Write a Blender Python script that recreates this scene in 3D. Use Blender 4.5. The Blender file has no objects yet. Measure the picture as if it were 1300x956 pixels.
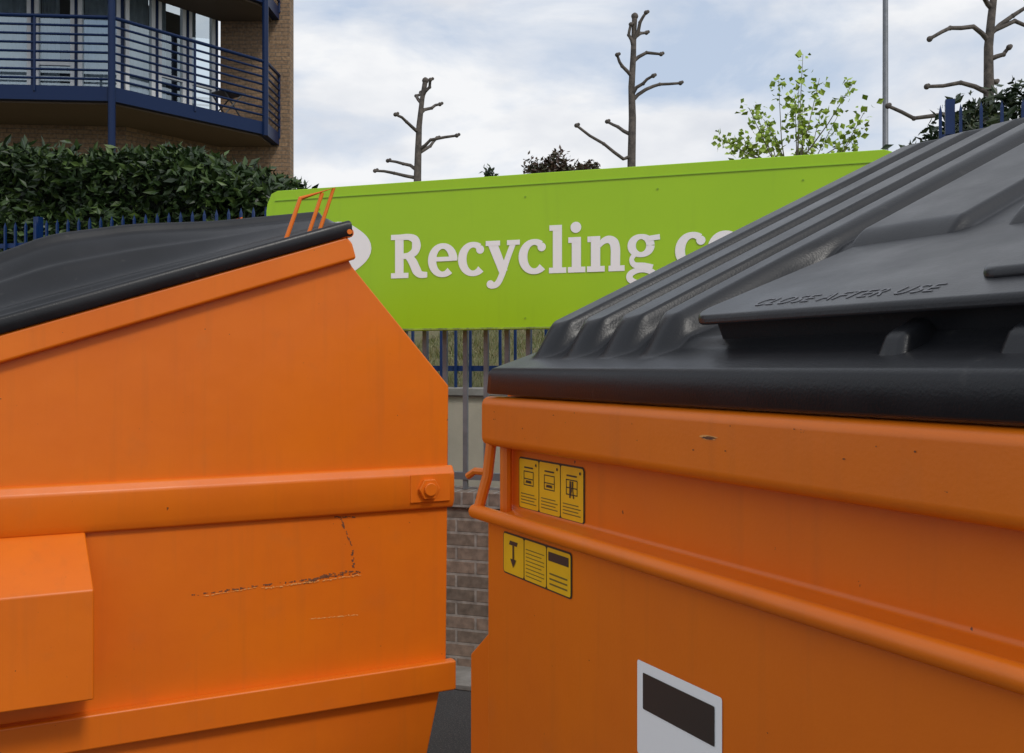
import bpy, math, random
from mathutils import Vector, Matrix
random.seed(7)
S=bpy.context.scene
S.view_settings.view_transform='Standard'; S.view_settings.look='None'; S.view_settings.exposure=0
# ---------------------------------------------------------------- materials
def mat(name,col,rough=.5,spec=.5,metal=0,var=None,varscale=4,bump=0,bscale=60,bump2=0,b2scale=2.5,coat=0,detail=4,rvar=0):
    m=bpy.data.materials.new(name); m.use_nodes=True; nt=m.node_tree; N=nt.nodes; K=nt.links
    b=N['Principled BSDF']; b.inputs['Base Color'].default_value=(*col,1); b.inputs['Roughness'].default_value=rough
    b.inputs['Specular IOR Level'].default_value=spec; b.inputs['Metallic'].default_value=metal; b.inputs['Coat Weight'].default_value=coat
    tc=N.new('ShaderNodeTexCoord')
    if var:
        n=N.new('ShaderNodeTexNoise'); n.inputs['Scale'].default_value=varscale; n.inputs['Detail'].default_value=detail+3; n.inputs['Roughness'].default_value=.62
        K.new(tc.outputs['Object'],n.inputs['Vector'])
        r=N.new('ShaderNodeValToRGB'); r.color_ramp.elements[0].position=.36; r.color_ramp.elements[1].position=.66
        r.color_ramp.elements[0].color=(*var,1); r.color_ramp.elements[1].color=(*col,1)
        K.new(n.outputs['Fac'],r.inputs['Fac']); K.new(r.outputs['Color'],b.inputs['Base Color'])
        if rvar:
            mr=N.new('ShaderNodeMapRange'); mr.inputs['From Min'].default_value=.3; mr.inputs['From Max'].default_value=.7
            mr.inputs['To Min'].default_value=rough+rvar; mr.inputs['To Max'].default_value=rough-rvar
            K.new(n.outputs['Fac'],mr.inputs['Value']); K.new(mr.outputs['Result'],b.inputs['Roughness'])
    last=None
    for (st,sc,dist) in ((bump,bscale,.002),(bump2,b2scale,.02)):
        if st:
            n=N.new('ShaderNodeTexNoise'); n.inputs['Scale'].default_value=sc; n.inputs['Detail'].default_value=3
            K.new(tc.outputs['Object'],n.inputs['Vector'])
            bp=N.new('ShaderNodeBump'); bp.inputs['Strength'].default_value=st; bp.inputs['Distance'].default_value=dist
            K.new(n.outputs['Fac'],bp.inputs['Height'])
            if last: K.new(last.outputs['Normal'],bp.inputs['Normal'])
            last=bp
    if last: K.new(last.outputs['Normal'],b.inputs['Normal'])
    return m
def specks(m,scale,lo,hi,col,amt=1,stretch=None):
    """overlay a noise-thresholded second colour (chips, dust, streaks) on a material's base colour"""
    nt=m.node_tree;N=nt.nodes;K=nt.links;b=N['Principled BSDF']; src=b.inputs['Base Color'].links[0].from_socket
    tc=N.new('ShaderNodeTexCoord'); mp=N.new('ShaderNodeMapping'); mp.inputs['Scale'].default_value=stretch or (1,1,1)
    n=N.new('ShaderNodeTexNoise'); n.inputs['Scale'].default_value=scale; n.inputs['Detail'].default_value=6
    K.new(tc.outputs['Object'],mp.inputs['Vector']);K.new(mp.outputs['Vector'],n.inputs['Vector'])
    r=N.new('ShaderNodeValToRGB'); r.color_ramp.elements[0].position=lo; r.color_ramp.elements[1].position=hi
    r.color_ramp.elements[0].color=(0,0,0,1); r.color_ramp.elements[1].color=(amt,amt,amt,1)
    K.new(n.outputs['Fac'],r.inputs['Fac'])
    mx=N.new('ShaderNodeMixRGB'); mx.inputs['Color2'].default_value=(*col,1)
    K.new(r.outputs['Color'],mx.inputs['Fac']);K.new(src,mx.inputs['Color1']);K.new(mx.outputs['Color'],b.inputs['Base Color'])
M_or=mat('orange_paint',(.80,.182,.006),.40,.42,var=(.72,.150,.005),varscale=1.7,bump=.10,bscale=170,bump2=.26,b2scale=3.2,rvar=.07)
specks(M_or,1,.55,.88,(.45,.12,.02),.28,(28,28,1.6))
specks(M_or,9,.60,.78,(.52,.15,.03),.22)
specks(M_or,55,.735,.76,(.12,.045,.02))
M_rust=mat('scraped_rust',(.07,.03,.02),.8,var=(.25,.09,.03),varscale=60)
M_scr=mat('pale_scrape',(.80,.36,.10),.7)
M_lid=mat('black_plastic',(.008,.0085,.010),.36,.36,var=(.014,.0145,.017),varscale=6,bump=.20,bscale=260,rvar=.06)
specks(M_lid,34,.66,.80,(.06,.058,.055),.5)
specks(M_lid,3,.52,.75,(.05,.05,.055),.35)
M_lidtext=mat('black_plastic_raised',(.10,.10,.11),.5)
M_green=mat('green_sign_face',(.36,.62,.010),.35,.4,var=(.33,.585,.010),varscale=1.2,bump2=.08,b2scale=1.5)
specks(M_green,1,.58,.85,(.22,.40,.02),.25,(14,14,1.4))
M_green2=mat('green_sign_edge',(.22,.42,.01),.4)
M_scuff=mat('scuffed_edge',(.12,.14,.08),.7,var=(.4,.6,.05),varscale=14)
M_white=mat('white_vinyl',(.90,.90,.88),.5,.3)
M_yel=mat('yellow_label',(.88,.52,.010),.4,var=(.82,.47,.01),varscale=20)
M_ink=mat('label_ink',(.03,.025,.02),.5)
M_inkl=mat('label_ink_lines',(.16,.11,.02),.6)
M_grey=mat('galvanised_bar',(.20,.21,.23),.45,metal=.2,var=(.15,.16,.17),varscale=12)
M_blue=mat('blue_paint',(.004,.028,.12),.4,.35,var=(.004,.022,.09),varscale=8)
M_navy=mat('navy_paint',(.003,.016,.065),.4,.25)
M_cream=mat('cream_render',(.52,.47,.37),.85,var=(.42,.38,.30),varscale=2.5,bump=.5,bscale=80)
M_stone=mat('concrete_coping',(.30,.29,.27),.9,var=(.18,.17,.15),varscale=6,bump=.6,bscale=60)
M_asph=mat('asphalt',(.055,.055,.057),.9,var=(.04,.04,.042),varscale=1.2,bump=1,bscale=120)
specks(M_asph,150,.55,.62,(.12,.115,.11),.8)
M_grassg=mat('grass_soil',(.10,.11,.035),.95,var=(.15,.12,.06),varscale=3,bump=1,bscale=40)
M_bark=mat('pollard_bark',(.15,.125,.105),.9,var=(.06,.052,.045),varscale=14,bump=1,bscale=45)
M_twig=mat('sapling_bark',(.14,.12,.07),.9)
M_frame=mat('white_upvc',(.75,.76,.76),.4)
M_soff=mat('soffit_board',(.14,.10,.07),.8)
M_room=mat('dim_room',(.06,.07,.08),.9)
M_curt=mat('curtain',(.50,.54,.57),.9,var=(.4,.43,.46),varscale=5)
M_furn=mat('dark_metal',(.05,.05,.055),.5)
def leafmat(name,cols):
    m=bpy.data.materials.new(name); m.use_nodes=True; N=m.node_tree.nodes;K=m.node_tree.links;b=N['Principled BSDF']
    g=N.new('ShaderNodeNewGeometry'); r=N.new('ShaderNodeValToRGB'); e=r.color_ramp.elements
    e[0].color=(*cols[0],1); e[1].color=(*cols[-1],1)
    for i,c in enumerate(cols[1:-1]):
        x=e.new((i+1)/(len(cols)-1)); x.color=(*c,1)
    K.new(g.outputs['Random Per Island'],r.inputs['Fac']);K.new(r.outputs['Color'],b.inputs['Base Color'])
    b.inputs['Roughness'].default_value=.42; b.inputs['Specular IOR Level'].default_value=.4
    return m
M_laurel=leafmat('laurel_leaves',[(.012,.024,.007),(.022,.045,.012),(.035,.068,.016),(.085,.135,.03)])
M_ivy=leafmat('ivy_leaves',[(.012,.026,.010),(.022,.042,.014),(.05,.07,.022)])
M_young=leafmat('young_leaves',[(.20,.31,.03),(.32,.45,.05),(.42,.55,.09)])
M_redb=leafmat('bronze_leaves',[(.05,.02,.015),(.08,.05,.03),(.04,.05,.02)])
M_blade=leafmat('grass_blades',[(.07,.10,.02),(.14,.16,.05),(.24,.20,.09),(.11,.13,.03)])
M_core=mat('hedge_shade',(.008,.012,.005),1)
def brickmat(name,c1,c2,mort,bw=.225,rh=.075,ms=.008):
    m=bpy.data.materials.new(name); m.use_nodes=True; N=m.node_tree.nodes;K=m.node_tree.links;b=N['Principled BSDF']
    tc=N.new('ShaderNodeTexCoord'); br=N.new('ShaderNodeTexBrick')
    br.inputs['Scale'].default_value=1; br.inputs['Brick Width'].default_value=bw; br.inputs['Row Height'].default_value=rh
    br.inputs['Mortar Size'].default_value=ms; br.inputs['Mortar Smooth'].default_value=.3; br.inputs['Bias'].default_value=0
    br.inputs['Color1'].default_value=(*c1,1); br.inputs['Color2'].default_value=(*c2,1); br.inputs['Mortar'].default_value=(*mort,1)
    K.new(tc.outputs['UV'],br.inputs['Vector'])
    n=N.new('ShaderNodeTexNoise'); n.inputs['Scale'].default_value=22; n.inputs['Detail'].default_value=6; K.new(tc.outputs['UV'],n.inputs['Vector'])
    mx=N.new('ShaderNodeMixRGB'); mx.blend_type='MULTIPLY'; mx.inputs['Fac'].default_value=.75
    r=N.new('ShaderNodeValToRGB'); r.color_ramp.elements[0].position=.3; r.color_ramp.elements[0].color=(.45,.43,.42,1); r.color_ramp.elements[1].position=.7; r.color_ramp.elements[1].color=(1.15,1.12,1.1,1)
    K.new(n.outputs['Fac'],r.inputs['Fac']);K.new(br.outputs['Color'],mx.inputs['Color1']);K.new(r.outputs['Color'],mx.inputs['Color2'])
    K.new(mx.outputs['Color'],b.inputs['Base Color'])
    bp=N.new('ShaderNodeBump'); bp.inputs['Strength'].default_value=.8; bp.inputs['Distance'].default_value=.006; bp.invert=True
    K.new(br.outputs['Fac'],bp.inputs['Height']); K.new(bp.outputs['Normal'],b.inputs['Normal']); b.inputs['Roughness'].default_value=.9
    return m
M_brick=brickmat('weathered_brick',(.33,.25,.19),(.20,.165,.13),(.38,.35,.31))
M_brick2=brickmat('buff_brick',(.36,.235,.135),(.27,.175,.105),(.20,.16,.12))
M_solid=brickmat('soldier_brick',(.27,.21,.165),(.19,.155,.13),(.34,.32,.29),bw=.075,rh=.3)
M_glass=bpy.data.materials.new('window_glass'); M_glass.use_nodes=True
N=M_glass.node_tree.nodes;K=M_glass.node_tree.links
gl=N.new('ShaderNodeBsdfGlossy'); gl.inputs['Roughness'].default_value=.03; gl.inputs['Color'].default_value=(.75,.88,.95,1)
tr=N.new('ShaderNodeBsdfTransparent'); tr.inputs['Color'].default_value=(.75,.83,.87,1); mx=N.new('ShaderNodeMixShader'); mx.inputs['Fac'].default_value=.3
K.new(tr.outputs[0],mx.inputs[1]);K.new(gl.outputs[0],mx.inputs[2]);K.new(mx.outputs[0],N['Material Output'].inputs['Surface'])
# ---------------------------------------------------------------- mesh helpers
class MB:
    def __init__(s): s.v=[];s.f=[]
    def box(s,x0,x1,y0,y1,z0,z1):
        b=len(s.v); s.v+=[(x0,y0,z0),(x1,y0,z0),(x1,y1,z0),(x0,y1,z0),(x0,y0,z1),(x1,y0,z1),(x1,y1,z1),(x0,y1,z1)]
        s.f+=[tuple(b+i for i in q) for q in ((3,2,1,0),(4,5,6,7),(0,1,5,4),(1,2,6,5),(2,3,7,6),(3,0,4,7))]; return s
    def prism(s,prof,x0,x1):
        b=len(s.v);n=len(prof)
        s.v+=[(x0,y,z) for y,z in prof]+[(x1,y,z) for y,z in prof]
        s.f.append(tuple(range(b+n-1,b-1,-1))); s.f.append(tuple(range(b+n,b+2*n)))
        for i in range(n): j=(i+1)%n; s.f.append((b+i,b+j,b+n+j,b+n+i))
        return s
    def prismy(s,prof,y0,y1):
        b=len(s.v);n=len(prof)
        s.v+=[(x,y0,z) for x,z in prof]+[(x,y1,z) for x,z in prof]
        s.f.append(tuple(range(b,b+n))); s.f.append(tuple(range(b+2*n-1,b+n-1,-1)))
        for i in range(n): j=(i+1)%n; s.f.append((b+j,b+i,b+n+i,b+n+j))
        return s
    def hexa(s,bot,top):
        b=len(s.v); s.v+=list(bot)+list(top)
        s.f+=[tuple(b+i for i in q) for q in ((3,2,1,0),(4,5,6,7),(0,1,5,4),(1,2,6,5),(2,3,7,6),(3,0,4,7))]; return s
    def tube(s,pts,rad,n=8,cap=True):
        pts=[Vector(p) for p in pts]
        if not hasattr(rad,'__len__'): rad=[rad]*len(pts)
        up=None;b0=len(s.v)
        for i,p in enumerate(pts):
            d=(pts[min(i+1,len(pts)-1)]-pts[max(i-1,0)]).normalized()
            if up is None:
                up=Vector((0,0,1)) if abs(d.z)<.9 else Vector((1,0,0))
            a=d.cross(up).normalized(); u=a.cross(d).normalized(); up=u
            for k in range(n):
                t=2*math.pi*k/n; q=p+(a*math.cos(t)+u*math.sin(t))*rad[i]; s.v.append(tuple(q))
        for i in range(len(pts)-1):
            for k in range(n):
                k2=(k+1)%n; s.f.append((b0+i*n+k,b0+i*n+k2,b0+(i+1)*n+k2,b0+(i+1)*n+k))
        if cap:
            s.f.append(tuple(b0+k for k in reversed(range(n)))); e=b0+(len(pts)-1)*n; s.f.append(tuple(e+k for k in range(n)))
        return s
    def leaf(s,p,l,w,rnd=random):
        d=Vector((rnd.gauss(0,1),rnd.gauss(0,1),rnd.gauss(0,.8)+.1)).normalized()
        o=Vector((rnd.gauss(0,1),rnd.gauss(0,1),rnd.gauss(0,1))); a=d.cross(o).normalized(); nn=a.cross(d)
        p=Vector(p);b=len(s.v)
        s.v+=[tuple(p),tuple(p+d*l*.45+a*w*.5+nn*w*.15),tuple(p+d*l),tuple(p+d*l*.45-a*w*.5+nn*w*.15)]
        s.f+=[(b,b+1,b+2),(b,b+2,b+3)]
def build(name,mb,m,parent=None,bevel=0,smooth=False,seg=2,uv=False,angle=35,solidify=0):
    me=bpy.data.meshes.new(name); me.from_pydata(mb.v,[],mb.f); me.update()
    o=bpy.data.objects.new(name,me); S.collection.objects.link(o); me.materials.append(m)
    if parent: o.parent=parent
    if uv:
        ul=me.uv_layers.new(name='UVMap')
        for p in me.polygons:
            n=p.normal; ax=max(range(3),key=lambda i:abs(n[i]))
            for li in p.loop_indices:
                c=me.vertices[me.loops[li].vertex_index].co
                ul.data[li].uv=(c.y,c.z) if ax==0 else ((c.x,c.z) if ax==1 else (c.x,c.y))
    if bevel:
        md=o.modifiers.new('bev','BEVEL'); md.width=bevel; md.segments=seg; md.limit_method='ANGLE'; md.angle_limit=math.radians(25); md.harden_normals=False
    if smooth or bevel:
        for p in me.polygons: p.use_smooth=True
        if not bevel:
            me.set_sharp_from_angle(angle=math.radians(angle))
        else:
            md.harden_normals=True
    return o
def empty(name,loc=(0,0,0),rz=0):
    e=bpy.data.objects.new(name,None); S.collection.objects.link(e); e.location=loc; e.rotation_euler=(0,0,rz); e.empty_display_size=.3; return e
def sst(a,b,x):
    t=max(0,min(1,(x-a)/(b-a))); return t*t*(3-2*t)
def interp(tab,x):
    if x<=tab[0][0]: return tab[0][1]
    for (a,b),(c,d) in zip(tab,tab[1:]):
        if x<=c: return b+(d-b)*(x-a)/(c-a)
    return tab[-1][1]
# ---------------------------------------------------------------- bins
ANG=math.atan2(-.889,.459); XB=Vector((.459,-.889,0)); YB=Vector((.889,.459,0))
SL=.333; Z0=1.595
def lid_mesh(x0,x1,y0,y1,nx,ny,hf):
    mb=MB()
    for j in range(ny+1):
        w=y0+(y1-y0)*j/ny
        for i in range(nx+1):
            v=x0+(x1-x0)*i/nx; mb.v.append((v,w,hf(v,w)))
    st=nx+1
    for j in range(ny):
        for i in range(nx):
            a=j*st+i; mb.f.append((a,a+1,a+st+1,a+st))
    ring=[i for i in range(nx+1)]+[j*st+nx for j in range(1,ny+1)]+[ny*st+i for i in range(nx-1,-1,-1)]+[j*st for j in range(ny-1,0,-1)]
    prev=ring
    for (off,dz) in ((.004,-.002),(.008,-.007),(.010,-.014),(.012,-.050),(.008,-.053)):
        cur=[]
        for r in ring:
            x,y,z=mb.v[r]
            ox=-off if x<=x0+1e-6 else (off if x>=x1-1e-6 else 0); oy=-off if y<=y0+1e-6 else (off if y>=y1-1e-6 else 0)
            cur.append(len(mb.v)); mb.v.append((x+ox,y+oy,z+dz))
        n=len(ring)
        for k in range(n):
            k2=(k+1)%n; mb.f.append((prev[k2],prev[k],cur[k],cur[k2]))
        prev=cur
    return mb
def make_bin(name,origin,L,WP,WB):
    """L length, WP peak of lid slope, WB overall depth; local x along the bin, y from low front to high back"""
    e=empty(name,origin,ANG)
    zt=lambda w: Z0+SL*w
    rc=.030
    prof=[(.05,zt(.05)-.012),(.05,1.368),(.010,1.356),(0,1.342),(0,.75),(.10,.16),(WB-.12,.16),(WB-.02,.60),(WB-.010,1.583),(WP+.03,zt(WP)-.10),(WP-.01,zt(WP)-.03),(WP-.02,zt(WP-.02)-.012)]
    build('body',MB().prism(prof[::-1],rc,L-rc),M_or,e,bevel=.007)
    build('front_rim',MB().box(.0,L,-.004,.058,1.491,Z0-.004),M_or,e,bevel=.018,seg=5)
    for nm,a,b in (('rim_near',L-.045,L+.004),('rim_far',-.004,.045)):
        pr=[(.060,zt(.06)-.088),(WP+.035,zt(WP+.035)-.088),(WP+.02,zt(WP+.02)-.03),(WP+.0,zt(WP)-.003),(.060,zt(.06)-.003)]
        build(nm,MB().prism(pr,a,b),M_or,e,bevel=.010,seg=3)
    for nm,a,b in (('rib_near',L-rc-.002,L),('rib_far',rc+.002,0)):
        pr=[(a,1.300),(a+(b-a)*.45,1.298),(b,1.272),(b,1.178),(a+(b-a)*.6,1.150),(a,1.146)]
        mb=MB().prismy(pr if b>a else pr[::-1],.02,WB); build(nm,mb,M_or,e,bevel=.007,seg=3)
    build('rib_back',MB().box(rc,L-rc,WB-.034,WB-.001,1.152,1.296),M_or,e,bevel=.007)
    for nm,a,b in (('skid_near',L-rc-.002,L+.01),('skid_far',-.01,rc+.002)):
        build(nm,MB().box(a,b,.04,WB+.002,.50,.606),M_or,e,bevel=.008)
    build('under_skids',MB().box(.12,.24,.12,WB-.15,.003,.17).box(L-.24,L-.12,.12,WB-.15,.003,.17),M_or,e,bevel=.008)
    for nm,sx,base in (('fork_pocket_near',1,L-rc),('fork_pocket_far',-1,rc)):
        o=base+.20*sx; x0=base-.002*sx
        bot=[(x0,.055,.70),(o,.055,.70),(o,.70,.70),(x0,.70,.70)]
        md=[(x0,.055,1.165),(o,.055,1.014),(o,.70,1.014),(x0,.688,1.165)]
        mb=MB().hexa(bot,md)
        if sx<0: mb.f=[f[::-1] for f in mb.f]
        build(nm,mb,M_or,e,bevel=.006)
    mb=MB(); mb.tube([(L-.002,WB-.105,1.222),(L+.022,WB-.105,1.222)],.040,6); mb.tube([(L+.02,WB-.105,1.222),(L+.034,WB-.105,1.222)],.024,14)
    build('pivot_lug',mb,M_or,e,bevel=.004)
    build('lug_plate',MB().box(L-.001,L+.004,WB-.17,WB-.02,1.175,1.274),M_or,e,bevel=.003)
    mb=MB(); zb=1.357; mb.tube([(-.002,-.012,zb),(L+.002,-.012,zb)],.0145,14)
    mb.tube([(.026,.012,1.50),(.020,.006,1.43),(.008,-.010,zb)],.011,10); mb.tube([(L-.026,.012,1.50),(L-.008,-.010,zb)],.011,10)
    mb.tube([(.055,.03,1.50),(.055,.03,1.34)],.012,10)
    build('front_rail',mb,M_or,e,smooth=True)
    mb=MB(); mb.tube([(-.035,-.012,1.425),(-.014,-.006,1.437),(.012,.006,1.437)],.0075,8); build('catch_hook',mb,M_or,e,smooth=True)
    mb=MB(); zz=zt(WP)+.010
    mb.tube([(-.01,WP+.006,zz),(L+.006,WP+.006,zz)],.017,14); mb.tube([(L+.006,WP+.006,zz+.002),(L+.014,WP+.006,zz+.002)],.009,10)
    build('hinge_bar',mb,M_or,e,smooth=True)
    return e
LR=1.93
bR=make_bin('recycling_bin',(-.064,2.0,0),LR,1.80,2.2)
LL=1.70; WBL=1.90
oL=Vector((-.2023,3.5,0))-LL*XB-WBL*YB
bL=make_bin('recycling_bin.001',oL,LL,1.50,WBL)
# --- right lid
E0=.042
def hR(v,w):
    zl=1.645+SL*w; ww=max(w,0)
    zt=1.672+.457*ww if w<1.12 else 1.672+.457*1.12+.23*(w-1.12)
    vm=min(v,LR-v)
    if vm<.56:
        c=.5+.5*math.cos(2*math.pi*(vm-.115)/.125); r=sst(.10,.55,c)
        start=.055+.03*(1-c)
        top=zt+.014-.040*(1-r)
        s=sst(start,start+.06,w)
        h=zl+max(.002,top-zl)*s
        k=sst(.50,.55,vm)
    else:
        h=None;k=1
    if k>0:
        ph=(vm-.68)/.30; c=.5+.5*math.cos(2*math.pi*ph)
        top=zt-.014+.022*sst(.10,.28,c)
        s=sst(.34,.46,w)
        low=.002+.012*sst(.09,.12,w)
        h2=zl+low+(top-zl-low)*s
        h=h2 if h is None else h*(1-k)+h2*k
    edge=sst(E0,E0+.04,vm)*sst(.012,.05,w)*(1-sst(1.74,1.79,w))
    return zl+(h-zl)*edge
lid=build('lid',lid_mesh(E0,LR-E0,.012,1.80,440,400,hR),M_lid,bR,smooth=True,angle=60)
def plate(w): return 1.702+.362*w
def arc(cx,cy,r,a0,a1,n=6): return [(cx+r*math.cos(math.radians(a0+(a1-a0)*i/n)),cy+r*math.sin(math.radians(a0+(a1-a0)*i/n))) for i in range(n+1)]
mb=MB()
out=arc(.635,.12,.05,180,270)+arc(1.295,.12,.05,270,360)+[(1.345,.46),(.585,.46)]
n=len(out)
mb.v=[(x,y,plate(y)-.016) for x,y in out]+[(x,y,plate(y)) for x,y in out]
mb.f=[tuple(reversed(range(n))),tuple(range(n,2*n))]+[(i,(i+1)%n,n+(i+1)%n,n+i) for i in range(n)]
build('lid_plate',mb,M_lid,bR,bevel=.006,seg=3)
mb=MB(); mb.hexa([(.62,.125,1.66),(1.31,.125,1.66),(1.32,.44,1.78),(.60,.44,1.78)],[(.62,.095,plate(.095)-.010),(1.31,.095,plate(.095)-.010),(1.32,.44,plate(.44)-.006),(.60,.44,plate(.44)-.006)])
build('lid_plate_apron',mb,M_lid,bR,bevel=.010,seg=3)
mb=MB()
for (x0,x1,y0,y1,h) in ((1.02,1.32,.135,.26,.012),):
    out=arc(x0+.05,y0+.03,.03,180,270)+arc(x1-.03,y0+.03,.03,270,360)+arc(x1-.05,y1-.03,.03,0,90)+arc(x0+.13,y1-.03,.03,90,180)
    b=len(mb.v);n=len(out)
    mb.v+=[(x,y,plate(y)-.004) for x,y in out]+[(x,y,plate(y)+h) for x,y in out]
    mb.f+=[tuple(b+i for i in reversed(range(n))),tuple(b+i for i in range(n,2*n))]+[(b+i,b+(i+1)%n,b+n+(i+1)%n,b+n+i) for i in range(n)]
build('lid_hand_pad',mb,M_lid,bR,bevel=.008,seg=3)
mb=MB()
for x in (.97,1.13,1.29):
    mb.hexa([(x,.045,1.65),(x+.045,.045,1.65),(x+.045,.16,1.69),(x,.16,1.69)],[(x+.006,.062,1.690),(x+.039,.062,1.690),(x+.039,.16,1.735),(x+.006,.16,1.735)])
build('lid_gussets',mb,M_lid,bR,bevel=.010,seg=3)
tcu=bpy.data.curves.new('lid_lettering','FONT'); tcu.body='CLOSE AFTER USE'; tcu.size=.046; tcu.extrude=.0003; tcu.space_character=1.15
to=bpy.data.objects.new('lid_lettering',tcu); S.collection.objects.link(to); to.parent=bR; tcu.materials.append(M_lidtext)
to.location=(.700,.100,plate(.100)+.0008); to.rotation_euler=(math.atan(.362),0,0); to.scale=(.75,1,1)
# --- left lid
TL=[(0,1.66),(.2,1.84),(.42,1.99),(.6,2.075),(.85,2.125),(1.1,2.150),(1.5,2.215)]
def hL(v,w):
    zl=1.645+SL*w; zt=(interp(TL,w-.04)+interp(TL,w)+interp(TL,w+.04))/3
    vm=min(v,LL-v)
    c=.5+.5*math.cos(2*math.pi*(vm-.3)/.2)
    top=zt-.026*(1-sst(.15,.5,c))*sst(.05,.2,w)
    s=sst(.06,.26,vm)*.90+.10*sst(.03,.06,vm)
    h=zl+max(0,top-zl)*s*sst(.0,.1,w)
    return zl+(h-zl)*(1-sst(1.47,1.51,w)*.6)
build('lid',lid_mesh(.0,LL-.0,-.0,1.505,260,220,hL),M_lid,bL,smooth=True,angle=60)
for nm,v,dz in (('lift_handle',LL-.03,0),('lift_handle_far',LL-1.5,.10)):
    mb=MB(); mb.tube([(v,1.300,2.07+dz*.3),(v,1.349,2.213+dz),(v,1.464,2.257+dz),(v,1.405,2.08+dz*.3)],.0075,10)
    mb.tube([(v,1.375,2.09+dz*.3),(v,1.424,2.237+dz)],.0065,10)
    build(nm,mb,M_or,bL,smooth=True)
mb=MB(); mb.box(LL-.04,LL+.010,1.44,1.50,2.085,2.112); build('hinge_tab',mb,M_or,bL,bevel=.008)
def ribbon(mb,x,pts,w0,gap=.25):
    for (a,b) in zip(pts,pts[1:]):
        nn=max(2,int(math.dist(a,b)/.006)); d=Vector((b[0]-a[0],b[1]-a[1])).normalized(); nx,nz=-d.y,d.x
        for i in range(nn):
            if random.random()<gap: continue
            t=i/nn; t2=(i+.6+random.random()*.9)/nn
            p=[a[k]+(b[k]-a[k])*t for k in (0,1)]; q=[a[k]+(b[k]-a[k])*t2 for k in (0,1)]
            w=w0*random.uniform(.3,1.4); j=random.gauss(0,w0*.45); bb=len(mb.v)
            mb.v+=[(x,p[0]+nx*(j-w),p[1]+nz*(j-w)),(x,q[0]+nx*(j-w*.4),q[1]+nz*(j-w*.4)),(x,q[0]+nx*(j+w*.6),q[1]+nz*(j+w*.6)),(x,p[0]+nx*(j+w),p[1]+nz*(j+w))]; mb.f.append((bb,bb+1,bb+2,bb+3)); x+=.000004
xs=LL-.030+.0010
mb=MB(); ribbon(mb,xs,[(1.00,.925),(1.12,.93),(1.25,.935),(1.40,.938),(1.56,.945)],.0030,.3)
ribbon(mb,xs+.0013,[(1.36,.930),(1.46,.948),(1.56,.95)],.0045,.1)
ribbon(mb,xs,[(1.49,1.135),(1.505,1.09),(1.53,1.03),(1.535,.96)],.0036,.25); ribbon(mb,xs,[(1.46,1.141),(1.54,1.136)],.003)
build('scratches',mb,M_rust,bL)
mb=MB(); ribbon(mb,xs+.0030,[(1.22,.925),(1.40,.930),(1.56,.938)],.0022,.1); ribbon(mb,xs,[(1.38,.805),(1.55,.80)],.0017,.1); ribbon(mb,xs+.002,[(1.03,.92),(1.2,.929)],.0014,.2)
build('pale_scrapes',mb,M_scr,bL)
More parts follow.
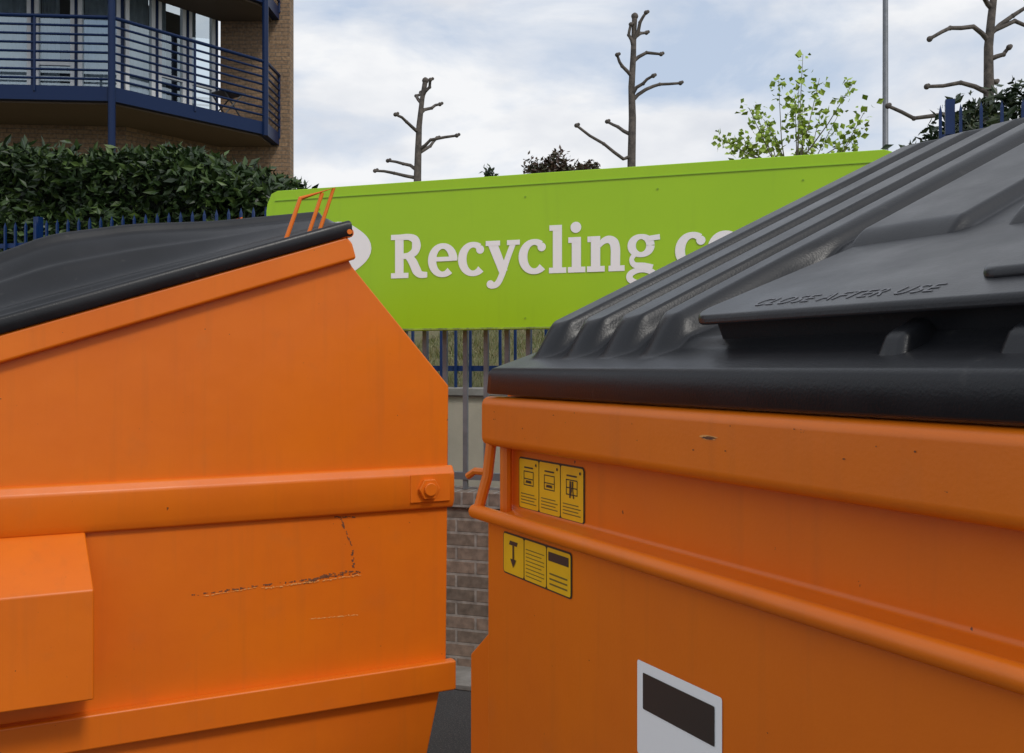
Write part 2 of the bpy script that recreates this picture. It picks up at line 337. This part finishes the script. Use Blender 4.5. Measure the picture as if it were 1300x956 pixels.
# --- labels on the right bin
def rrect(x0,x1,z0,z1,r,n=5,top=0):
    pts=[]
    for cx,cz,a in ((x1-r,z0+r,-90),(x1-r,z1-r,0),(x0+r,z1-r,90),(x0+r,z0+r,180)):
        for i in range(n+1):
            t=math.radians(a+90*i/n); pts.append((cx+r*math.cos(t),cz+r*math.sin(t)))
    if top:
        pts=[(x,z+(top*math.sin(math.pi*(x-x0)/(x1-x0)) if z>(z0+z1)/2 else 0)) for x,z in pts]
    return pts
def flat(mb,pts,y):
    b=len(mb.v); mb.v+=[(x,y,z) for x,z in pts]; mb.f.append(tuple(b+i for i in range(len(pts))))
def label(nm,x0,x1,z0,z1,y,kind):
    e=bR
    k=MB(); flat(k,rrect(x0,x1,z0,z1,.008,top=.004),y); build(nm+'_border',k,M_ink,e)
    yb=MB(); ik=MB(); ln=MB(); W=(x1-x0-.004)/3
    for i in range(3):
        a=x0+.002+i*W+.0015; b=a+W-.003
        flat(yb,rrect(a,b,z0+.003,z1-.003,.005),y-.0008)
        yy=y-.0014; c=(a+b)/2; H=z1-z0
        if kind==0:
            top=z1-.012
            flat(ik,[(c-.018,z0+H*.80),(c+.018,z0+H*.80),(c+.018,z0+H*.83),(c-.018,z0+H*.83)],yy)
            for zz in (.74,.60,.48): flat(ik,[(c-.02,z0+H*zz-.001),(c+.02,z0+H*zz-.001),(c+.02,z0+H*zz+.001),(c-.02,z0+H*zz+.001)],yy)
            for xx in (-.020,.018): flat(ik,[(c+xx,z0+H*.48),(c+xx+.002,z0+H*.48),(c+xx+.002,z0+H*.735),(c+xx,z0+H*.735)],yy)
            if i==2:
                flat(ik,[(c-.008,z0+H*.42),(c-.004,z0+H*.42),(c+.001,z0+H*.56),(c-.002,z0+H*.72),(c-.007,z0+H*.72)],yy-.0003)
                flat(ik,[(c+.005,z0+H*.42),(c+.009,z0+H*.42),(c+.005,z0+H*.58),(c+.006,z0+H*.72),(c+.001,z0+H*.72)],yy-.0003)
            else:
                flat(ik,[(c-.012,z0+H*.52),(c+.012,z0+H*.52),(c+.010,z0+H*.57),(c-.010,z0+H*.57)],yy-.0003)
            flat(ik,[(b-.010+.003*math.cos(t/8*6.283),top+.003*math.sin(t/8*6.283)) for t in range(8)],yy-.0003)
            for r in range(4): flat(ln,[(a+.008,z0+.012+r*.006),(b-.008-.008*(r%2),z0+.012+r*.006),(b-.008-.008*(r%2),z0+.0138+r*.006),(a+.008,z0+.0138+r*.006)],yy)
        else:
            if i==0:
                flat(ik,[(c-.018,z1-.022),(c+.014,z1-.022),(c+.018,z1-.014),(c-.014,z1-.014)],yy)
                flat(ik,[(c-.003,z0+.02),(c+.003,z0+.02),(c+.003,z1-.022),(c-.003,z1-.022)],yy-.0003)
                flat(ik,[(c-.012,z0+.032),(c,z0+.016),(c+.012,z0+.032)],yy-.0005)
            elif i==1:
                for r in range(8): flat(ln,[(a+.006,z0+.010+r*.007),(b-.006-.01*((r*7)%3==0),z0+.010+r*.007),(b-.006-.01*((r*7)%3==0),z0+.0116+r*.007),(a+.006,z0+.0116+r*.007)],yy)
            else:
                flat(ik,[(a+.006,z1-.026),(b-.006,z1-.026),(b-.006,z1-.010),(a+.006,z1-.010)],yy)
                for r in range(3): flat(ln,[(a+.010,z0+.012+r*.009),(b-.010,z0+.012+r*.009),(b-.010,z0+.015+r*.009),(a+.010,z0+.015+r*.009)],yy)
    build(nm+'_face',yb,M_yel,e); build(nm+'_pictogram',ik,M_ink,e); build(nm+'_small_print',ln,M_inkl,e)
label('upper_label',.075,.325,1.366+.004,1.472,.0488,0)
label('lower_label',.105,.365,1.252,1.332,-.0012,1)
mb=MB(); flat(mb,rrect(.56,.76,1.06,1.203,.004),-.0012); build('notice_border',mb,M_white,bR)
mb=MB(); flat(mb,rrect(.576,.745,1.132,1.187,.002),-.0022); build('notice_face',mb,M_ink,bR)
mb=MB(); mp2=MB(); rr=random.Random(5)
def chip(m_,x,z,l,h,y):
    n=14; flat(m_,[(x+l*math.cos(6.283*i/n)*rr.uniform(.6,1.15),z+h*math.sin(6.283*i/n)*rr.uniform(.5,1.2)) for i in range(n)],y)
chip(mb,.735,1.553,.016,.0022,-.0050); chip(mp2,.735,1.553,.021,.0034,-.0046)
mb=MB(); chip(mb,.735,1.553,.016,.0022,-.0050)
for q in range(16): chip(mb,rr.uniform(.05,1.6),rr.uniform(1.515,1.575),rr.uniform(.0008,.003),rr.uniform(.0006,.0014),-.0050)
for q in range(22): chip(mb,rr.uniform(.38,1.6),rr.uniform(.95,1.32),rr.uniform(.0006,.002),rr.uniform(.0006,.0014),-.0010)
build('rim_chips',mb,M_rust,bR); build('rim_chip_edges',mp2,M_scr,bR)
# ---------------------------------------------------------------- sign
AW=math.atan2(-.329,.944)
sg=empty('recycling_centre_sign',(-.213,5.25,0),AW)
xl,xr,zb,zt_=-1.28,2.11,1.848,2.665
pr=[(xl,zb+.01),(xl+.01,zb),(xr,zb),(xr,zt_-.05),(xr-.012,zt_-.012),(xr-.05,zt_),(xl+.075,zt_),(xl+.035,zt_-.015),(xl+.008,zt_-.07),(xl,zt_-.11)]
build('panel',MB().prismy(pr,0,.04),M_green,sg,bevel=.004)
build('top_fold',MB().box(xl+.06,xr-.02,-.0045,-.0005,zt_-.060,zt_-.056),M_green2,sg)
build('bottom_scuff',MB().box(xl+.02,xr-.02,-.003,-.0005,zb+.004,zb+.013),M_scuff,sg)
mb=MB()
for x in (xl+.25,.55,xr-.25): mb.box(x-.03,x+.03,.042,.10,.98,zt_-.1)
build('posts',mb,M_grey,sg)
rv=MB()
for x in (xl+.35,.30,1.0,1.7):
    for z in (zt_-.12,zb+.06): rv.tube([(x,-.0005,z),(x,-.004,z)],.005,10)
build('rivets',rv,M_green2,sg)
U=.24; cnt=[0]
tx=MB()
def stroke(pts,ws,ox):
    cnt[0]+=1; y=-.002-.00025*(cnt[0]%9)
    if not hasattr(ws,'__len__'): ws=[ws]*len(pts)
    L_=[];R_=[]
    for i,p in enumerate(pts):
        a=pts[max(i-1,0)];b=pts[min(i+1,len(pts)-1)]; d=Vector((b[0]-a[0],b[1]-a[1])).normalized(); n_=Vector((-d.y,d.x))*ws[i]/2
        L_.append((p[0]+n_.x,p[1]+n_.y));R_.append((p[0]-n_.x,p[1]-n_.y))
    b0=len(tx.v);n=len(pts)
    for q in R_+L_: tx.v.append((ox+q[0]*U,y,2.138+q[1]*U))
    for i in range(n-1): tx.f.append((b0+i,b0+i+1,b0+n+i+1,b0+n+i))
def ell(cx,cy,rx,ry,a0,a1,n=28,thick=.19,thin=.11):
    P=[];Wd=[]
    for i in range(n+1):
        t=math.radians(a0+(a1-a0)*i/n); P.append((cx+rx*math.cos(t),cy+ry*math.sin(t))); Wd.append(thin+(thick-thin)*abs(math.cos(t))**1.5)
    return P,Wd
def dot(cx,cy,r,ox):
    cnt[0]+=1; y=-.002-.00025*(cnt[0]%9); b=len(tx.v)
    for i in range(20): t=2*math.pi*i/20; tx.v.append((ox+(cx+r*math.cos(t))*U,y,2.138+(cy+r*math.sin(t))*U))
    tx.f.append(tuple(b+i for i in range(20)))
XH=.76; sw=.205
def smoothp(pts,ws,k=6):
    P=[];Wd=[]
    n=len(pts)
    for i in range(n-1):
        p0=pts[max(i-1,0)];p1=pts[i];p2=pts[i+1];p3=pts[min(i+2,n-1)]
        for j in range(k):
            t=j/k
            P.append(tuple(.5*((2*p1[c])+(-p0[c]+p2[c])*t+(2*p0[c]-5*p1[c]+4*p2[c]-p3[c])*t*t+(-p0[c]+3*p1[c]-3*p2[c]+p3[c])*t**3) for c in (0,1)))
            Wd.append(ws[i]+(ws[i+1]-ws[i])*t)
    P.append(pts[-1]);Wd.append(ws[-1]); return P,Wd
def gly(ch,ox):
    s=lambda p,w: stroke(p,w,ox)
    if ch=='R':
        s([(.24,0),(.24,1)],sw+.01); s([(.03,.06),(.47,.06)],.12); s([(.03,.94),(.3,.94)],.12)
        s(*smoothp([(.28,.935),(.48,.935),(.63,.87),(.67,.73),(.62,.59),(.47,.51),(.28,.50)],[.13,.14,.19,.22,.19,.14,.12]))
        s(*smoothp([(.44,.53),(.58,.36),(.68,.16),(.78,.07),(.94,.06)],[.15,.21,.22,.16,.12])); return .97
    if ch=='e':
        s(*ell(.36,.375,.26,.32,0,312,thick=.205,thin=.125)); s([(.16,.40),(.60,.40)],.10); s([(.62,.355),(.62,.42)],.19); return .74
    if ch=='c':
        s(*ell(.36,.375,.26,.32,55,315,thick=.205,thin=.125)); dot(.53,.58,.095,ox); return .67
    if ch=='y':
        s([(.15,.72),(.42,.06)],[.22,.2]); s(*smoothp([(.66,.72),(.52,.38),(.38,.0),(.26,-.2),(.1,-.24)],[.13,.13,.14,.14,.12])); dot(.11,-.2,.09,ox)
        s([(.0,.705),(.34,.705)],.11); s([(.5,.705),(.8,.705)],.11); return .78
    if ch=='l':
        s([(.22,0),(.22,1.04)],sw); s([(.03,.06),(.42,.06)],.12); s([(.04,.98),(.25,.98)],.12); return .43
    if ch=='i':
        s([(.22,0),(.22,XH)],sw); s([(.03,.06),(.42,.06)],.12); s([(.04,XH-.06),(.25,XH-.06)],.12); dot(.21,.97,.12,ox); return .43
    if ch in 'nr':
        s([(.22,0),(.22,XH)],sw); s([(.03,.06),(.42,.06)],.12); s([(.04,XH-.06),(.25,XH-.06)],.12)
        if ch=='r':
            s(*smoothp([(.27,.5),(.38,.64),(.52,.67)],[.08,.13,.16])); dot(.55,.63,.09,ox); return .62
        s(*smoothp([(.27,.52),(.38,.64),(.5,.68),(.61,.62),(.65,.48),(.65,.25),(.65,0)],[.08,.13,.16,.2,sw,sw,sw])); s([(.5,.06),(.85,.06)],.12); return .87
    if ch=='t':
        s(*smoothp([(.24,.95),(.24,.5),(.25,.18),(.34,.06),(.48,.08)],[.12,sw,sw,.14,.11])); s([(.03,.70),(.47,.70)],.11); return .52
    if ch=='g':
        s(*ell(.34,.52,.2,.19,0,360,thick=.18,thin=.105)); s(*ell(.36,-.13,.27,.14,0,360,thick=.14,thin=.105))
        s(*smoothp([(.22,.36),(.14,.24),(.2,.12),(.4,.08),(.58,.03)],[.1,.1,.12,.16,.17])); s([(.48,.66),(.74,.69)],.11); return .74
    return .33
x=-.487
for ch in 'Recycling centre':
    x+=gly(ch,x)*U*.99
build('lettering',tx,M_white,sg)
# plain stand-in mark left of the words
mk=MB(); cx,cz=-.81,2.31
o1=[];i1=[]
for i in range(48):
    t=2*math.pi*i/48; r=.165+.045*abs(math.cos(t))**6
    o1.append((cx+r*math.cos(t),-.003,cz+r*math.sin(t)*.95)); i1.append((cx+.07*math.cos(t),-.003,cz+.07*math.sin(t)))
mk.v=o1+i1; mk.f=[(i,(i+1)%48,48+(i+1)%48,48+i) for i in range(48)]
build('emblem',mk,M_white,sg)
# ---------------------------------------------------------------- walls and railings
bw=empty('brick_wall',(-.213,5.25,0),AW)
build('brickwork',MB().box(-6,6,.05,.27,0,.885),M_brick,bw,uv=True)
build('coping_course',MB().box(-6,6,.035,.285,.887,.975),M_solid,bw,uv=True,bevel=.006)
build('kerb_strip',MB().box(-6,6,-.25,.048,0,.03),M_stone,bw,bevel=.006)
mr=MB()
for i in range(-48,48):
    x=i*.122-.095; mr.box(x-.012,x+.012,.13,.154,.977,2.0)
mr.box(-6,6,.125,.160,1.03,1.07); mr.box(-6,6,.1251,.1599,1.93,1.97)
for i in range(-3,4): mr.box(i*1.9+.75,i*1.9+.80,.115,.17,.977,2.05)
o=build('steel_railing',mr,M_grey); o.location=(-.213,5.25,0); o.rotation_euler=(0,0,AW)
R0=(-.283,7.05,0)
rw=empty('retaining_wall',R0,AW)
build('render_face',MB().box(-14,14,0,.25,0,1.44),M_cream,rw)
build('coping',MB().box(-14,14,-.03,.28,1.442,1.50),M_stone,rw,bevel=.008)
def railing(name,x0,x1,z0,z1,post=2.4,spike=.025):
    mb=MB(); x=x0
    while x<x1:
        mb.box(x-.009,x+.009,.12,.138,z0,z1-.02); b=len(mb.v); mb.v+=[(x-.009,.12,z1-.02),(x+.009,.12,z1-.02),(x+.009,.138,z1-.02),(x-.009,.138,z1-.02),(x,.129,z1+spike)]
        mb.f+=[(b,b+1,b+4),(b+1,b+2,b+4),(b+2,b+3,b+4),(b+3,b,b+4)]; x+=.116
    mb.box(x0,x1,.139,.165,z0+.12,z0+.16); mb.box(x0,x1,.139,.165,z1-.2,z1-.16)
    x=x0
    while x<=x1: mb.box(x+.03,x+.085,.139,.195,z0,z1+.06); x+=post
    o=build(name,mb,M_blue); o.location=R0; o.rotation_euler=(0,0,AW); return o
railing('blue_railing',-9,2.2,1.50,2.90)
railing('blue_railing.001',3.10,6.5,1.50,3.27,post=.93)
# ---------------------------------------------------------------- ground and bank
g=MB(); g.v=[(-250,-120,0),(250,-120,0),(250,400,0),(-250,400,0)]; g.f=[(0,1,2,3)]; build('ground',g,M_asph)
def bankz(y): return interp([(0,1.46),(.25,1.47),(1.2,1.72),(3.8,2.10),(400,2.2)],y)
bk=MB(); ys=[.24,.5,.8,1.2,1.8,2.5,3.2,3.8,6,12,40,200]; xs_=[-150]+[i*.8 for i in range(-20,21)]+[150]
for y in ys:
    for x in xs_: bk.v.append((x,y,bankz(y)+(random.uniform(-.02,.02) if abs(x)<20 and y<10 else 0)))
n=len(xs_)
for j in range(len(ys)-1):
    for i in range(n-1): bk.f.append((j*n+i,j*n+i+1,(j+1)*n+i+1,(j+1)*n+i))
o=build('grass_bank',bk,M_grassg,smooth=True); o.location=R0; o.rotation_euler=(0,0,AW)
gb=MB()
for i in range(16000):
    x=random.uniform(-1.5,2.8); y=random.uniform(.26,4.2); z=bankz(y)-.01; h=random.uniform(.04,.11); a=random.uniform(0,6.28); w=.004
    lx,ly=random.gauss(0,.03),random.gauss(0,.03); b=len(gb.v)
    gb.v+=[(x-w*math.cos(a),y-w*math.sin(a),z),(x+w*math.cos(a),y+w*math.sin(a),z),(x+lx,y+ly,z+h)]; gb.f.append((b,b+1,b+2))
o=build('grass',gb,M_blade); o.location=R0; o.rotation_euler=(0,0,AW)
# ---------------------------------------------------------------- hedges
def hedge(name,x0,x1,y0,y1,zlo,topf,m,n,ls,rot=AW,org=R0,lump=.12):
    e=empty(name,org,rot)
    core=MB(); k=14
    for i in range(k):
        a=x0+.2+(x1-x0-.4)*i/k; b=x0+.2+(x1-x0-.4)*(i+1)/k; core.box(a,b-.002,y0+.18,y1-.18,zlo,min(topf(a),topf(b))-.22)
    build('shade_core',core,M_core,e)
    mb=MB()
    for i in range(n):
        x=random.uniform(x0,x1); zt=topf(x)
        lz=lump*(math.sin(x*3.1)+math.sin(x*7.3+1)*.6+math.sin(x*13+2)*.35)*.6
        f=random.random()
        if f<.55:
            z=random.uniform(zlo,zt); y=y0+abs(random.gauss(0,.1))+.06*math.sin(x*5+z*4)+.06*math.sin(z*9+x*2)+.04*math.sin(x*17+z*13)
        elif f<.9:
            y=random.uniform(y0,y1); z=zt+lz-abs(random.gauss(0,.10))-.18*(abs((y-(y0+y1)/2)/((y1-y0)/2))**4)
        else:
            x=(x1 if random.random()<.7 else x0)-random.gauss(0,.1); y=random.uniform(y0,y1); z=random.uniform(zlo,topf(x))
        if random.random()<.03: z+=random.uniform(0,.12)
        l=ls*random.uniform(.6,1.3); mb.leaf((x,y,z),l,l*.42)
    build('foliage',mb,m,e)
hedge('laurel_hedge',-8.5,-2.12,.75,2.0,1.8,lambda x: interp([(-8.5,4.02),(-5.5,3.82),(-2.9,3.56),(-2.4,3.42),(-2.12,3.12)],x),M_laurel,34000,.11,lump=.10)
hedge('ivy_hedge',2.5,7.5,.5,1.7,1.8,lambda x: interp([(2.5,2.9),(2.9,3.14),(3.2,3.40),(3.6,3.55),(4.0,3.70),(5,3.9),(7.5,4.3)],x),M_ivy,20000,.075,lump=.07)
# ---------------------------------------------------------------- trees
def pollard(name,px,Y,trunk,branches,r0):
    k=Y/1245; x0=(px-650)*k
    mb=MB()
    T=[((a-px)*k,random.uniform(-.02,.02),1.65+(466-b)*k) for a,b in trunk]
    n=len(T); mb.tube(T,[r0*(1-.55*i/(n-1)) for i in range(n-1)]+[r0*.6],9)
    def knuck(p,r):
        c=Vector(p); d=Vector((0,0,1))
        mb.tube([c-d*r*.9,c-d*r*.55,c,c+d*r*.55,c+d*r*.9],[r*.45,r*.85,r,r*.8,r*.3],8)
    knuck(T[-1],r0*.8)
    for br in branches:
        dep=random.uniform(-.35,.35)
        P=[]
        for i,(a,b) in enumerate(br): P.append(((a-px)*k+random.uniform(-.012,.012)*(i>0),dep*i/(len(br)-1),1.65+(466-b)*k))
        Q=[P[0]]
        for a,b in zip(P,P[1:]):
            mid=tuple((a[c]+b[c])/2+random.uniform(-.022,.022) for c in range(3)); Q+= [mid,b]
        m_=len(Q); rb=r0*.44
        mb.tube(Q,[rb*(1-.35*i/(m_-1)) for i in range(m_)],7)
        knuck(Q[-1],r0*.50); knuck(tuple(Vector(Q[-1])+Vector((.03,.02,.02))),r0*.38)
        if m_>3: knuck(Q[-3],r0*.42)
    o=build(name,mb,M_bark,smooth=True,angle=70); o.location=(x0,Y,0); return o
pollard('pollarded_tree',530,14,[(530,440),(530,225),(531,190),(532,160),(536,125),(540,102)],
 [[(531,168),(518,158),(505,152)],[(533,145),(548,134),(556,126)],[(532,190),(548,180),(580,177)],[(531,195),(545,182),(552,168)],
  [(529,226),(500,219),(474,215)],[(529,216),(510,206),(490,200)],[(537,122),(545,112),(547,104)],[(534,130),(527,118),(531,110)]],.062)
pollard('pollarded_tree.001',802,14,[(802,440),(802,205),(803,150),(802,110),(804,70),(805,42),(806,20)],
 [[(802,200),(790,203),(765,185),(731,163)],[(803,172),(785,158),(773,148)],[(803,128),(820,112),(840,104),(866,101)],[(803,120),(815,108),(828,100)],
  [(804,78),(822,66),(841,67)],[(803,98),(790,85),(783,72)],[(805,48),(815,38),(823,33)],[(805,50),(812,30),(818,19)],[(804,60),(799,45),(800,32)]],.066)
pollard('pollarded_tree.002',1257,13,[(1252,440),(1254,200),(1256,110),(1255,60),(1258,20),(1262,-10),(1266,-60)],
 [[(1255,52),(1232,36),(1200,40),(1172,56)],[(1256,45),(1285,20),(1310,5)],[(1254,118),(1220,104),(1180,108)],[(1254,150),(1200,145),(1160,150),(1128,134)],
  [(1260,12),(1245,0),(1238,2)],[(1257,75),(1272,70),(1278,62)],[(1255,90),(1262,96),(1275,98)],[(1258,40),(1290,25),(1320,30)]],.080)
# young leafy tree
yt=empty('young_tree',((1010-650)/1245*9,9,0),0); k=9/1245
tw=MB(); lv=MB(); random.seed(11)
def P9(a,b,y=0): return ((a-1010)*k,y,1.65+(466-b)*k)
tips=[(1018,70),(990,100),(1045,95),(965,125),(1070,115),(940,150),(1095,140),(920,165),(1000,130),(1030,120),(1060,150),(975,170),(1085,175),(1100,160),(915,185),(950,185),(1040,165),(1010,160),(1075,190),(990,190),(930,180),(1020,95),(985,150),(1055,130),(1025,180),(960,160)]
for (a,b) in tips:
    dy=random.uniform(-.35,.35); st=P9(1008+random.uniform(-6,6),random.uniform(215,300),0); en=P9(a,b,dy)
    mid=tuple(st[c]*.45+en[c]*.55+random.uniform(-.04,.04) for c in range(3)); 
    tw.tube([st,mid,en],[.008,.005,.002],5)
    for i in range(32):
        t=random.random()**.6; p=[mid[c]+(en[c]-mid[c])*t+random.gauss(0,.05) for c in range(3)]
        l=random.uniform(.035,.08); lv.leaf(p,l,l*.8)
tw.tube([P9(1008,440),P9(1008,330),P9(1010,215)],[.03,.024,.014],8)
build('stems',tw,M_twig,yt); build('leaves',lv,M_young,yt)
def bush(name,cx,Y,w,h,z,n,m,ls):
    mb=MB()
    for i in range(n):
        while True:
            p=Vector((random.uniform(-1,1),random.uniform(-1,1),random.uniform(-1,1)))
            if p.length<1: break
        p=p*(.65+.35*random.random()); mb.leaf((p.x*w+.1*w*math.sin(p.z*9),p.y*w,z+p.z*h*(1+.25*math.sin(p.x*7))),ls*random.uniform(.6,1.3),ls*.5)
    mb.tube([(0,0,2.05),(0,0,z)],[.05,.03],7)
    o=build(name,mb,m); o.location=(cx,Y,0)
bush('bronze_shrub',.72,18,.62,.52,5.10,2600,M_redb,.10)
bush('bronze_shrub.001',1.45,19,.34,.22,5.45,500,M_redb,.10)
bush('bronze_shrub.002',-.42,18,.14,.20,5.15,160,M_ivy,.09)
lp=MB(); lp.tube([(0,0,2.0),(0,0,3.2),(0,0,3.25),(0,0,9.5)],[.085,.085,.05,.04],12); lp.tube([(0,0,9.5),(0,-.3,9.75),(0,-.9,9.8)],[.035,.03,.03],8)
lp.box(-.12,.12,-1.4,-.85,9.76,9.86)
o=build('street_lamp',lp,M_grey,smooth=True); o.location=((1124-650)/1245*16,16,0)
# ---------------------------------------------------------------- apartment building
ab=empty('apartment_building')
def wallseg(nm,p,q,z0,z1,th,m,uv=True,bevel=0):
    p=Vector((*p,0));q=Vector((*q,0)); d=q-p; L=d.length
    o=build(nm,MB().box(0,L,0,th,z0,z1),m,ab,uv=uv,bevel=bevel); o.location=p; o.rotation_euler=(0,0,math.atan2(d.y,d.x)); return o
A=(-13,15.9);B=(-6.5,16.5);C=(-5.35,18.0);D=(-4.075,18.0)
for nm,p,q in (('wall_front',A,B),('wall_bay',B,C)):
    wallseg(nm+'_lower',p,q,1.9,5.72,.3,M_brick2); wallseg(nm+'_upper',p,q,8.28,14,.3,M_brick2)
wallseg('wall_end',C,D,1.9,14,.3,M_brick2)
wallseg('wall_side',(-4.09,18.31),(-8.2,29),1.9,14,.3,M_brick2)
wallseg('roof_parapet',(C[0],17.97),(D[0]+.03,17.97),14.002,14.25,.3,M_stone)
def poly(nm,pts,z0,z1,m):
    mb=MB(); n=len(pts); mb.v=[(x,y,z0) for x,y in pts]+[(x,y,z1) for x,y in pts]
    mb.f=[tuple(reversed(range(n))),tuple(range(n,2*n))]+[(i,(i+1)%n,n+(i+1)%n,n+i) for i in range(n)]
    return build(nm,mb,m,ab)
OA=(-13,14.45);OB=(-6.11,15.0);OC=(-4.30,17.2);OD=(-4.27,17.99)
slab=[OA,OB,OC,OD,(-5.36,17.99),(-6.51,16.49),(-13,15.89)]
for z,t in ((5.72,'lower'),(8.02,'upper')):
    poly('balcony_fascia_'+t,slab,z,z+.22,M_navy)
    inn=[(-13,14.55),(-6.16,15.1),(-4.42,17.2),(-4.4,17.98),(-5.36,17.98),(-6.51,16.48),(-13,15.88)]
    poly('balcony_soffit_'+t,inn,z-.03,z-.002,M_soff)
rl=MB()
for zb_ in (5.95,8.25):
    for (p,q) in ((OA,OB),(OB,OC),(OC,OD)):
        for i in range(8):
            z=zb_+.10+i*.135; rl.tube([(p[0],p[1],z),(q[0],q[1],z)],.020 if i<7 else .030,8)
        L=math.dist(p,q); n=max(1,int(L/1.0))
        for i in range(n+1):
            t=i/n; x=p[0]+(q[0]-p[0])*t; y=p[1]+(q[1]-p[1])*t; rl.tube([(x,y,zb_-.1),(x,y,zb_+1.06)],.022,8)
build('balcony_rails',rl,M_navy,ab)
ps=MB()
for (x,y) in ((OB[0],OB[1]-.03),(OC[0]-.02,OC[1]-.03)): ps.tube([(x,y,1.9 if y<16 else 5.7),(x,y,14)],.055,10)
build('balcony_posts',ps,M_navy,ab)
def glazing(nm,p,q,units,z0,z1):
    p=Vector((*p,0));q=Vector((*q,0)); d=q-p; L=d.length; rz=math.atan2(d.y,d.x)
    fr=MB(); gl_=MB(); cu=MB(); bl=MB(); rm=MB()
    fr.box(0,L,.0,.08,z0,z0+.09); fr.box(0,L,.0,.08,z1-.09,z1)
    x=0
    for (w,kind) in units:
        fr.box(x,x+.07,-.003,.083,z0+.09,z1-.09); fr.box(x+w-.07,x+w,-.003,.083,z0+.09,z1-.09)
        if kind=='d': fr.box(x+.07,x+w-.07,.005,.075,z0+.75,z0+.82)
        gl_.v+=[(x+.07,.04,z0+.09),(x+w-.07,.04,z0+.09),(x+w-.07,.04,z1-.09),(x+.07,.04,z1-.09)]; b=len(gl_.v)-4; gl_.f.append((b,b+1,b+2,b+3))
        if kind in 'cd':
            n=26; b=len(cu.v); x0c=x+.04; x1c=x+w*(.98 if kind=='c' else .5)
            for i in range(n+1):
                t=i/n; xx=x0c+(x1c-x0c)*t; yy=.22+.025*math.sin(t*w*42); cu.v+=[(xx,yy,z0+.03),(xx,yy,z1-.05)]
            for i in range(n): cu.f.append((b+2*i,b+2*i+2,b+2*i+3,b+2*i+1))
        bl.box(x+w+.003,x+w+.047,-.02,.06,z0,z1)
        x+=w+.05
    rm.box(0,L,1.0,1.05,z0,z1); rm.box(0,L,.09,1.0,z0-.05,z0)
    for a,m,bb in ((fr,M_frame,'frames'),(gl_,M_glass,'glass'),(cu,M_curt,'curtains'),(bl,M_navy,'mullions'),(rm,M_room,'interior')):
        o=build(nm+'_'+bb,a,m,ab); o.location=p; o.rotation_euler=(0,0,rz)
glazing('front_glazing',A,B,[(1.0,'c'),(.9,'c'),(.9,'o'),(.9,'c'),(1.1,'c'),(.65,'d'),(.70,'c')],5.95,8.27)
glazing('bay_glazing',B,C,[(.56,'c'),(.56,'d'),(.56,'d')],5.95,8.27)
ch=MB()
for dx in (0,.36):
    ch.tube([(dx,0,0),(dx+.02,.35,.42)],.014,6); ch.tube([(dx,.35,0),(dx,0,.42)],.014,6)
ch.box(-.04,.42,-.03,.40,.42,.44)
o=build('balcony_table',ch,M_furn,ab); o.location=(-5.20,17.0,5.96); o.rotation_euler=(0,0,-.7)
# ---------------------------------------------------------------- light, sky
sd=Vector((.42,-.62,.80)).normalized()
su=bpy.data.lights.new('sun','SUN'); su.energy=1.4; su.angle=math.radians(12); su.color=(1,.96,.90)
so=bpy.data.objects.new('sun',su); S.collection.objects.link(so); so.rotation_euler=sd.to_track_quat('Z','Y').to_euler()
W=bpy.data.worlds.new('World'); S.world=W; W.use_nodes=True; N=W.node_tree.nodes;K=W.node_tree.links
bg=N['Background']; bg.inputs['Strength'].default_value=.1
sk=N.new('ShaderNodeTexSky'); sk.sky_type='NISHITA'; sk.sun_disc=False; sk.sun_elevation=math.asin(sd.z); sk.sun_rotation=math.atan2(sd.x,sd.y); sk.dust_density=1.5
tc=N.new('ShaderNodeTexCoord'); mp=N.new('ShaderNodeMapping'); mp.inputs['Scale'].default_value=(1,1,2.4); mp.inputs['Location'].default_value=(.3,.1,.2)
K.new(tc.outputs['Generated'],mp.inputs['Vector'])
n1=N.new('ShaderNodeTexNoise'); n1.inputs['Scale'].default_value=4.2; n1.inputs['Detail'].default_value=9; n1.inputs['Roughness'].default_value=.55; n1.inputs['Distortion'].default_value=.3
n2=N.new('ShaderNodeTexNoise'); n2.inputs['Scale'].default_value=8; n2.inputs['Detail'].default_value=8
K.new(mp.outputs['Vector'],n1.inputs['Vector']);K.new(mp.outputs['Vector'],n2.inputs['Vector'])
r1=N.new('ShaderNodeValToRGB'); r1.color_ramp.elements[0].position=.36; r1.color_ramp.elements[0].color=(.0,.0,.0,1); r1.color_ramp.elements[1].position=.56; r1.color_ramp.elements[1].color=(1,1,1,1)
r2=N.new('ShaderNodeValToRGB'); r2.color_ramp.elements[0].position=.34; r2.color_ramp.elements[0].color=(7.2,7.5,8.1,1); r2.color_ramp.elements[1].position=.62; r2.color_ramp.elements[1].color=(9.2,9.3,9.5,1)
K.new(n1.outputs['Fac'],r1.inputs['Fac']);K.new(n2.outputs['Fac'],r2.inputs['Fac'])
# thin haze over the clear sky (pale blue), thick cloud elsewhere
hz=N.new('ShaderNodeMixRGB'); hz.inputs['Fac'].default_value=.72; hz.inputs['Color2'].default_value=(6.4,7.4,9.0,1); K.new(sk.outputs['Color'],hz.inputs['Color1'])
mx=N.new('ShaderNodeMixRGB'); K.new(r1.outputs['Color'],mx.inputs['Fac']);K.new(hz.outputs['Color'],mx.inputs['Color1']);K.new(r2.outputs['Color'],mx.inputs['Color2'])
K.new(mx.outputs['Color'],bg.inputs['Color'])
# ---------------------------------------------------------------- camera
cd=bpy.data.cameras.new('camera'); co=bpy.data.objects.new('camera',cd); S.collection.objects.link(co)
co.location=(0,0,1.65); co.rotation_euler=(math.radians(90),0,0); cd.lens=34.48; cd.sensor_width=36; cd.shift_y=-.0092; cd.clip_start=.05; cd.clip_end=1000
S.camera=co
